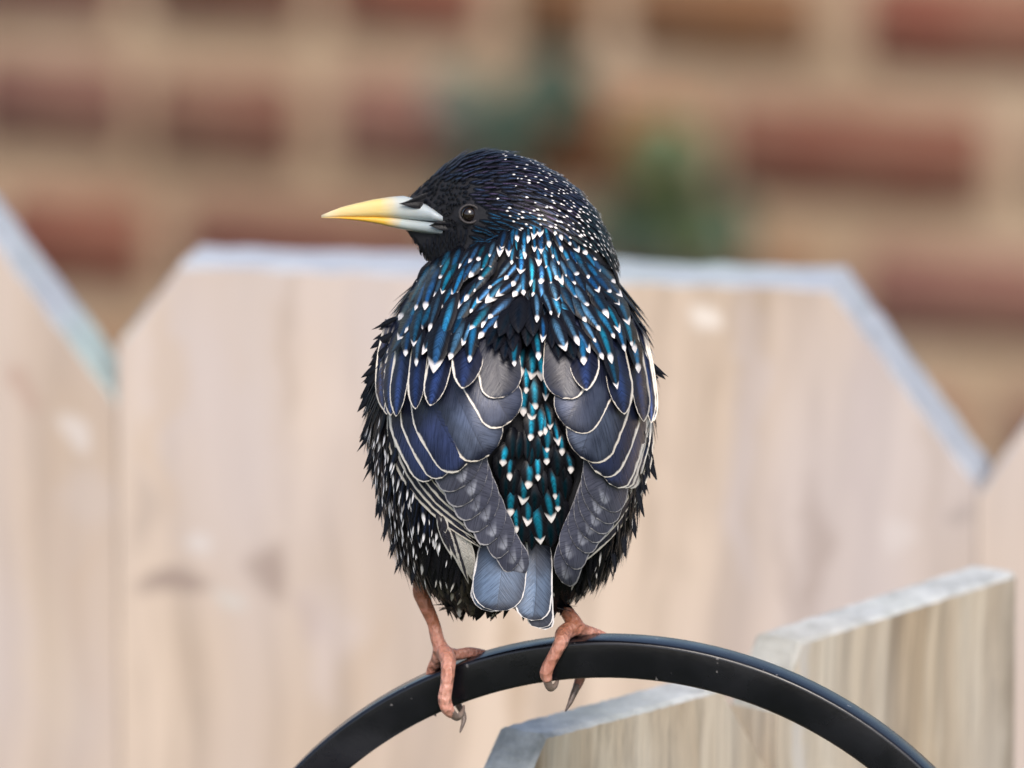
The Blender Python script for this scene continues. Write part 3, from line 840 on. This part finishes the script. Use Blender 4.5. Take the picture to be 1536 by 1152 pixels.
covL = [([(584, 480), (571, 560), (576, 616)], 8), ([(592, 480), (578, 562), (580, 622)], 10), ([(602, 478), (587, 562), (586, 624)], 12), ([(614, 476), (600, 560), (594, 625)], 13),
        ([(640, 470), (626, 555), (623, 614)], 13), ([(680, 470), (659, 550), (645, 609)], 18), ([(718, 450), (704, 525), (693, 583)], 23)]
wing_set(wl, primL, outL, secL, terL, covL, -1)
primR = [([(900, 740), (868, 800), (843, 874)], 23), ([(905, 720), (877, 780), (850, 846)], 26), ([(908, 705), (887, 760), (866, 822)], 28), ([(911, 690), (895, 745), (877, 806)], 30),
         ([(913, 675), (901, 732), (886, 793)], 32), ([(914, 660), (906, 718), (895, 778)], 34), ([(915, 650), (910, 702), (902, 761)], 36)]
outR = [([(972, 610), (952, 740), (866, 850)], 11), ([(968, 608), (946, 735), (868, 838)], 11), ([(964, 606), (940, 730), (872, 824)], 11), ([(960, 604), (934, 726), (878, 810)], 11), ([(956, 602), (930, 716), (884, 794)], 11)]
secR = [([(968, 580), (954, 665), (936, 729)], 20), ([(964, 575), (946, 660), (926, 728)], 24), ([(958, 570), (940, 655), (914, 726)], 29), ([(942, 565), (923, 640), (893, 708)], 34)]
terR = [([(925, 540), (900, 618), (872, 687)], 42), ([(915, 515), (881, 582), (850, 641)], 40), ([(852, 480), (848, 540), (845, 598)], 33)]
covR = [([(962, 490), (978, 575), (981, 632)], 7), ([(956, 485), (973, 575), (977, 635)], 9), ([(940, 480), (959, 570), (966, 633)], 13), ([(904, 470), (926, 555), (937, 622)], 19), ([(868, 450), (875, 525), (880, 586)], 23)]
wing_set(wr, primR, outR, secR, terR, covR, 1)

# --- tail
def Dtail(x, y): return -112 - (np.asarray(y, float) - 800) * .10 - 18 * (1 - np.clip(((np.asarray(x, float) - 765) / 80) ** 2, 0, 1))
TVs = np.array([(720, 800, -70), (830, 800, -70), (832, 800, -100), (720, 800, -100), (722, 890, -82), (822, 915, -82), (822, 915, -100), (722, 890, -100)], float)
tail = bird_mesh("tail", TVs, [(0, 1, 2, 3), (4, 7, 6, 5), (0, 4, 5, 1), (1, 5, 6, 2), (2, 6, 7, 3), (3, 7, 4, 0)], M_BODY, smooth=False)
TL0, TL1 = (.030, .036, .058), (.13, .185, .28)
tk = dict(prof='round', nv=14, nu=9, camber=.06, rim=2.8, kind=1, gloss=.35, c2=(.72, .68, .66, .5), depth=Dtail)
lay = 2
for pts, hw, dark in [([(800, 780), (812, 870), (818, 945)], 14, 1), ([(800, 780), (808, 868), (810, 943)], 20, 1), ([(760, 790), (738, 860), (722, 908)], 22, 0), ([(760, 790), (742, 860), (730, 914)], 28, 0), ([(760, 790), (744, 858), (738, 918)], 33, 0),
                      ([(798, 775), (802, 860), (797, 931)], 27, 0), ([(765, 770), (752, 850), (744, 917)], 39, 0)]:
    add_feather(tail, "tail_feather", pts, hw, (lay, lay + 2), skew=0, c0=(.03, .032, .045) if dark else vary(TL0, .08), c1=(.06, .065, .09) if dark else vary(TL1, .08), **tk); lay += 2.6
# pale-edged under-tail coverts at the left of the tail
for k, (bx, by, tx, ty) in enumerate([(662, 776, 690, 850), (667, 780, 698, 866), (674, 785, 703, 876), (682, 790, 706, 868), (690, 800, 709, 872), (656, 772, 678, 836), (664, 774, 668, 800), (700, 806, 712, 862)]):
    add_feather(tail, "tail_covert_feather", [(bx, by), (tx, ty)], 6.5, (6, 9), 'point', 9, 5, .3, rim=3.2, kind=0, c0=(.74, .68, .62) if k in (1, 3, 4, 7) else (.05, .045, .055), c1=(.80, .75, .70) if k in (1, 3, 4, 7) else (.04, .04, .06), c2=(.80, .74, .68, .5), depth=lambda x, y: Dback(x, y, False) - 6)

# --- mantle, scapular and rump feathers, each with a pale tip
tips_back = [  # tip x, tip y, direction x, direction y, length, half-width
    (780, 411, 0, 1, 26, 8), (810, 430, 0, 1, 30, 9), (835, 455, .35, 1, 34, 8), (827, 473, .45, 1, 38, 8), (805, 484, .05, 1, 40, 8), (813, 514, .05, 1, 36, 7), (849, 527, .4, 1, 50, 9), (869, 519, .5, 1, 58, 9),
    (808, 541, .1, 1, 40, 7), (772, 550, -.12, 1, 38, 8), (883, 464, .7, 1, 44, 9), (901, 497, .75, 1, 58, 10), (885, 530, .6, 1, 40, 8), (894, 514, .6, 1, 40, 8), (922, 508, .65, 1, 52, 9), (913, 478, .6, 1, 46, 9),
    (732, 433, -1, .7, 30, 8), (768, 430, -.6, .8, 26, 8), (743, 445, -.9, .7, 36, 8), (696, 453, -.7, 1, 40, 8), (705, 470, -.7, 1, 40, 8), (715, 455, -.8, .8, 40, 8), (732, 478, -.8, .7, 44, 9), (740, 494, -.8, .8, 40, 8), (722, 492, -.7, .9, 36, 8),
    (693, 519, -.5, 1, 50, 10), (704, 498, -.7, .9, 44, 9), (665, 490, -.35, 1, 54, 9), (677, 451, -.4, 1, 50, 8), (662, 442, -.5, 1, 44, 8), (643, 498, -.3, 1, 60, 9), (637, 466, -.35, 1, 50, 8), (622, 466, -.4, 1, 46, 8),
    (704, 544, -.15, 1, 60, 12), (624, 550, -.15, 1, 56, 9), (607, 500, -.4, 1, 46, 8), (650, 560, -.25, 1, 76, 13), (620, 520, -.25, 1, 56, 9), (660, 520, -.3, 1, 70, 12), (608, 535, -.2, 1, 44, 8),
    (876, 548, .1, 1, 46, 11), (918, 546, .35, 1, 60, 11), (926, 584, .25, 1, 62, 11), (938, 528, .3, 1, 50, 9), (948, 520, .3, 1, 46, 8), (958, 560, .2, 1, 50, 8), (953, 530, .25, 1, 40, 7), (905, 540, .5, 1, 44, 8), (930, 500, .5, 1, 44, 8), (944, 488, .4, 1, 40, 8),
]
dark_rump = [(768, 812, 0, 1, 44, 10), (781, 822, 0, 1, 44, 10), (797, 826, 0, 1, 46, 11), (826, 822, .1, 1, 44, 10), (838, 806, .1, 1, 40, 9), (778, 690, -.1, 1, 34, 9), (795, 700, 0, 1, 36, 9), (806, 690, 0, 1, 36, 9), (770, 745, -.1, 1, 34, 8),
             (815, 745, .1, 1, 34, 8), (845, 725, .2, 1, 30, 7), (800, 770, 0, 1, 36, 9), (812, 790, .1, 1, 36, 9), (750, 720, -.1, 1, 40, 9), (758, 752, 0, 1, 40, 9), (848, 750, .1, 1, 40, 9), (842, 790, .1, 1, 40, 9), (768, 690, 0, 1, 40, 9), (835, 715, .1, 1, 40, 9), (790, 690, 0, 1, 40, 10)]
tips_rump = [(773, 551, -.1, 1, 42, 8), (808, 542, .1, 1, 40, 7), (789, 591, 0, 1, 44, 10), (802, 617, .05, 1, 46, 10), (818, 602, .1, 1, 46, 10), (785, 625, -.1, 1, 40, 9), (796, 634, 0, 1, 40, 10), (795, 662, 0, 1, 40, 10), (810, 655, .05, 1, 40, 9),
             (818, 653, .15, 1, 38, 9), (825, 645, .2, 1, 36, 8), (820, 679, .1, 1, 40, 9), (838, 669, .2, 1, 36, 8), (843, 684, .2, 1, 34, 7), (820, 698, .1, 1, 36, 9), (754, 700, -.2, 1, 30, 8), (765, 722, -.1, 1, 34, 9), (791, 734, 0, 1, 36, 10), (807, 722, .05, 1, 36, 10),
             (783, 758, 0, 1, 36, 10), (766, 775, -.05, 1, 38, 10), (833, 750, .15, 1, 40, 9), (837, 768, .15, 1, 34, 8), (827, 785, .2, 1, 44, 9), (811, 817, .15, 1, 56, 12), (856, 711, .25, 1, 30, 7), (775, 800, .1, 1, 40, 9), (790, 790, 0, 1, 36, 9),
             (796, 570, 0, 1, 44, 11), (812, 572, .1, 1, 44, 10), (783, 565, -.1, 1, 40, 9)]
def spangle(tx, ty, dx, dy, ln, hw, lift, bright, white=True, nm="mantle_feather", teal=False):
    m = math.hypot(dx, dy); dx, dy = dx / m, dy / m
    ln *= 1.22
    bx, by = tx - dx * ln, ty - dy * ln
    mx_, my_ = (bx + tx) / 2 + random.uniform(-1.5, 1.5) + (-dy) * 2 * (1 if dx < 0 else -1), (by + ty) / 2
    c1 = random.choice(BLUES)
    if teal: c1 = (.01, .30, .46)
    c1 = tuple(q * bright for q in c1); hw *= random.uniform(.9, 1.5); ln *= random.uniform(.9, 1.15)
    add_feather(bird, nm, [(bx, by), (mx_, my_), (tx, ty)], hw, lift, 'lance', 13, 7, .35, tip=(random.uniform(.7, 1.35) * (7.6 + .10 * (ln - 25))) if white else 0,
                kind=0, gloss=.85, c0=vary(BLK, .3), c1=c1, c2=vary(WHT, .06))
def mlift(y): return float(np.interp(y, [330, 400, 470, 540, 600], [3, 9, 22, 38, 46]))
done = []
for t in tips_back:
    L = mlift(t[1]); spangle(*t, (L * .6, L + 5 + (14 if 760 < t[0] < 870 and t[1] > 465 else 0)), random.uniform(.4, 1.6)); done.append(t[:2])
for t in tips_rump:
    spangle(*t, (2, 9 if t[1] < 640 else 12), random.uniform(.8, 1.3), nm="rump_feather", teal=t[1] > 560)
for t in dark_rump:
    spangle(*t, (2, 9), random.uniform(.02, .10), white=random.random() < .15, nm="rump_feather", teal=True)
# the collar and remaining mantle rows between them
cnt = 0
yrow = 356.0
while yrow < 545:
    sp = float(np.interp(yrow, [350, 420, 540], [11.5, 15, 22]))
    l, r = float(tb("l", yrow)) + 5, float(tb("r", yrow)) - 5
    x = l + random.uniform(0, sp)
    while x < r:
        tx, ty = x + random.uniform(-3, 3), yrow + random.uniform(-5, 5)
        x += sp * random.uniform(.85, 1.2)
        if ty < neck_y(tx) + 6: continue
        if min(math.hypot(tx - q[0], ty - q[1]) for q in done) < sp * .72: continue
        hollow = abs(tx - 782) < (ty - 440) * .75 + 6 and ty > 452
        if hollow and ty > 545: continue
        cx_ = (tx - 790) / 160
        dx, dy = (cx_ * 1.15 if cx_ > 0 else cx_ * (1.0 if tx > 680 else .55)), 1.0
        if 690 < tx < 770 and ty > 410: dx = -.85
        ln = float(np.interp(ty, [350, 420, 540], [20, 34, 52])) * random.uniform(.85, 1.15); hw = float(np.interp(ty, [350, 420, 540], [5.0, 7.5, 9.5]))
        L = mlift(ty)
        edgek = abs(cx_) > .85
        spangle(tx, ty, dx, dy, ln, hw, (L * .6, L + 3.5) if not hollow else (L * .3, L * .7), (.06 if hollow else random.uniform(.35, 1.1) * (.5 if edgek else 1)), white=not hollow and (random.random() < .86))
        done.append((tx, ty)); cnt += 1
    yrow += float(np.interp(yrow, [350, 420, 540], [9, 12, 17]))
# dark hollow feathers over the upper wing bases
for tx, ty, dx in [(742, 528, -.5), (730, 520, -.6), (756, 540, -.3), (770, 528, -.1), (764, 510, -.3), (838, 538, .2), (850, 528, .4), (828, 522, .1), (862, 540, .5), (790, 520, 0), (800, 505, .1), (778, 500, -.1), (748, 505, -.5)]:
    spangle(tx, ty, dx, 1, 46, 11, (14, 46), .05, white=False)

# --- bill
def bill_part(name, top, bot, hd, mat):
    xs = np.array([482, 495, 512, 535, 560, 585, 605, 625, 645, 664], float)
    t_ = np.interp(xs, *zip(*top)); b_ = np.interp(xs, *zip(*bot)); h_ = np.interp(xs, *zip(*hd))
    rings, at = [], []
    th = np.linspace(0, 2 * np.pi, 20, endpoint=False)
    for x, tt, bb, hh in zip(xs, t_, b_, h_):
        cy_, ry = (tt + bb) / 2, max(.4, (bb - tt) / 2)
        rings.append(np.stack([np.full_like(th, x), cy_ + ry * sgnpow(np.sin(th), .7), HD + hh * sgnpow(np.cos(th), .6)], 1)); at += [((664 - x) / 182, 0, 0)] * 20
    v_, f_ = loft(rings)
    o = bird_mesh(name, np.array(v_), f_, mat)
    a_ = o.data.attributes.new("fa", 'FLOAT_VECTOR', 'POINT'); a_.data.foreach_set("vector", np.array(at, np.float32).ravel())
    return o
um = bill_part("upper_mandible", [(482, 323), (507, 312), (554, 300), (597, 293.5), (616, 294), (640, 306), (664, 322)], [(482, 326), (520, 325.5), (579, 326), (625, 331), (664, 334)], [(482, 1), (507, 6), (554, 13), (600, 19), (640, 31), (664, 47)], mat_bill(False))
lm = bill_part("lower_mandible", [(482, 325.5), (520, 325), (579, 325), (625, 330), (664, 334)], [(482, 327), (522, 329), (563, 335), (591, 342), (635, 350), (655, 353), (664, 354)], [(482, .8), (507, 5), (554, 11), (600, 17), (640, 30), (664, 45)], mat_bill(True))
# bristly feathers over the bill base: two black wedges either side of the gape
bt = Batch()
for k in range(150):
    t = random.random()
    side_ = -1 if k % 3 else 1
    if k % 2: bx, by, tx, ty = 640 - 8 * t, 290 + 22 * t, 598 + 24 * abs(t - .55), 303 + 5 * t      # over the nostril
    else: bx, by, tx, ty = 676 + random.uniform(-4, 6), 333 + 12 * t, 643 + 22 * abs(t - .45), 334 + 9 * t
    hd_ = float(np.interp(tx, [590, 620, 640, 664], [19, 24, 31, 46]))
    p = np.array([bx, by, HD + side_ * (hd_ + 5)]); t3 = np.array([tx - bx, ty - by, -side_ * 3.0])
    feather3d(bt, p, np.array([0, 0, side_ * 1.0]), t3, float(np.linalg.norm(t3)), 2.6, (1, 1), 'lance', 5, 3, c0=BLK, c1=(.01, .01, .013))
bt.build("bill_base_feathers")["kind"] = "stuff"

# --- eyes
def ball(c_, r, sx=1.0, sq=1.0, nm="eye", mat=M_EYE, parent=None):
    vs_, fs_ = [], []; nu, nv = 24, 14
    for i in range(nv + 1):
        ph = math.pi * i / nv
        for k in range(nu):
            a = 2 * math.pi * k / nu; vs_.append((c_[0] + r * sx * math.sin(ph) * math.cos(a), c_[1] + r * math.sin(ph) * math.sin(a), c_[2] + r * sq * math.cos(ph)))
    for i in range(nv):
        for k in range(nu):
            a = i * nu + k; b = i * nu + (k + 1) % nu; fs_.append((a, b, b + nu, a + nu))
    return bird_mesh(nm, np.array(vs_), fs_, mat, parent)
for s in (-1, 1):
    hitp = BVH.ray_cast(Vector((704, 320, s * 400 + HD)), Vector((0, 0, -s)))
    zc = hitp[0].z
    e = ball((704, 321, zc - s * 3.5), 12.0)
    tor_v, tor_f = [], []
    for i in range(32):
        a = 2 * math.pi * i / 32
        for k in range(8):
            b = 2 * math.pi * k / 8; rr = 13.6 + 2.2 * math.cos(b)
            tor_v.append((704 + rr * 1.08 * math.cos(a), 321 + rr * math.sin(a), zc + s * (4.5 + 2.6 * math.sin(b))))
    for i in range(32):
        for k in range(8):
            tor_f.append((i * 8 + k, i * 8 + (k + 1) % 8, ((i + 1) % 32) * 8 + (k + 1) % 8, ((i + 1) % 32) * 8 + k))
    bird_mesh("eyelid", np.array(tor_v), tor_f, M_LID, e)

# --- legs: every toe a tapered tube melted into one skin
def tube(pts, radii, m=12):
    pts = np.array(pts, float); n_ = len(pts)
    # resample with Catmull-Rom
    out, rad = [], []
    for i in range(n_ - 1):
        p0_, p1_, p2_, p3_ = pts[max(0, i - 1)], pts[i], pts[i + 1], pts[min(n_ - 1, i + 2)]
        for q in range(5):
            t = q / 5
            out.append(.5 * (2 * p1_ + (p2_ - p0_) * t + (2 * p0_ - 5 * p1_ + 4 * p2_ - p3_) * t * t + (3 * p1_ - p0_ - 3 * p2_ + p3_) * t ** 3)); rad.append(radii[i] + (radii[i + 1] - radii[i]) * t)
    out.append(pts[-1]); rad.append(radii[-1]); out = np.array(out)
    rings = []; prevn = None
    for i, (p, r) in enumerate(zip(out, rad)):
        t = out[min(len(out) - 1, i + 1)] - out[max(0, i - 1)]; t /= np.linalg.norm(t) + 1e-9
        a = np.cross(t, (0, 0, 1.0) if prevn is None else np.cross(prevn, t)) if prevn is None else prevn - t * prevn.dot(t)
        if np.linalg.norm(a) < 1e-4: a = np.cross(t, (1.0, 0, 0))
        a /= np.linalg.norm(a); prevn = a; b = np.cross(t, a)
        th = np.linspace(0, 2 * np.pi, m, endpoint=False)
        rings.append(p + r * (np.outer(np.cos(th), a) + np.outer(np.sin(th), b)))
    return loft(rings)
def join(parts):
    V, Fc = [], []
    for v_, f_ in parts:
        o = len(V); V += list(v_); Fc += [tuple(i + o for i in f) for f in f_]
    return V, Fc
def leg(tarsus, tr, toes, claws):
    parts = [tube(tarsus, tr)] + [tube(p, r) for p, r in toes]
    V, Fc = temp_eval(*join(parts), 1.7, 3)
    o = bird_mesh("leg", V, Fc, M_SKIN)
    for p, r in claws:
        v_, f_ = tube(p, r, 10); bird_mesh("claw", np.array(v_), f_, M_CLAW, o)
    return o
fd, bk = -33, 36
L0 = 12
leg([(640, 850, L0 - 6), (632, 884, L0 - 4), (636, 902, L0), (650, 934, L0), (657, 962, L0), (667, 982, L0 - 4)], [16, 13.5, 11.5, 9.8, 10.5, 13],
    [([(666, 978, L0 - 8), (672, 990, -16), (672, 1006, fd + 4), (670, 1028, fd), (667, 1048, fd), (671, 1063, fd + 2), (679, 1073, fd + 9)], [13, 12.5, 10.8, 9.8, 10.6, 10.2, 6.5]),
     ([(668, 980, L0), (684, 982, L0 + 12), (704, 979, 26), (720, 980, 36), (735, 983, 46)], [12, 9, 8.5, 7.2, 5]),
     ([(664, 978, L0), (664, 984, L0 + 18), (664, 994, 44), (668, 1016, 52), (676, 1044, 50)], [11, 9.5, 8.5, 8, 6]),
     ([(660, 974, L0), (655, 990, L0 + 14), (648, 1004, 40), (644, 1024, 52), (644, 1050, 48)], [11, 9, 8, 7.5, 6])],
    [([(676, 1068, fd + 4), (685, 1076, fd + 12), (693, 1070, fd + 22), (696, 1058, fd + 32)], [7, 5.8, 4.2, 1.2]),
     ([(676, 1040, 50), (690, 1062, 46), (696, 1078, 38), (690, 1099, 30)], [5.5, 5, 4.2, 1]),
     ([(733, 982, 44), (748, 985, 52), (756, 996, 54)], [4.6, 3.6, 1]),
     ([(644, 1046, 48), (646, 1062, 42), (654, 1074, 30)], [5.5, 4.5, 1])])
leg([(822, 852, -2), (832, 882, -2), (846, 911, -4), (860, 932, -6), (864, 942, -8)], [15, 11, 10.2, 12, 14],
    [([(862, 940, -8), (846, 950, -20), (842, 962, fd - 8), (834, 978, fd - 12), (824, 996, fd - 12), (819, 1010, fd - 12), (822, 1022, fd - 8)], [13, 13, 11.2, 9.8, 9.6, 10.2, 7]),
     ([(864, 942, -8), (876, 946, 4), (891, 950, 12), (904, 954, 18), (914, 958, 24)], [13, 10, 8.6, 7, 5]),
     ([(862, 940, -8), (866, 950, 10), (872, 962, 30), (876, 990, 36), (870, 1018, 30), (864, 1033, 22)], [12, 10, 8.5, 8, 8, 6]),
     ([(858, 938, -8), (850, 950, 10), (846, 962, 30), (844, 990, 36), (842, 1004, 30)], [11, 9, 8, 7.5, 6])],
    [([(820, 1018, fd - 9), (825, 1032, fd - 2), (833, 1028, fd + 10), (838, 1016, fd + 18)], [7, 5.6, 4, 1.2]),
     ([(866, 1028, 24), (860, 1042, 18), (855, 1054, 14), (848, 1067, 10)], [6.2, 5, 3.8, 1]),
     ([(912, 957, 23), (924, 961, 28), (932, 972, 29)], [4.6, 3.6, 1]),
     ([(842, 1000, 31), (839, 1006, 22), (836, 1008, 14)], [5, 4, 1])])
print("mantle fill", cnt, "objects", len(scene.objects))
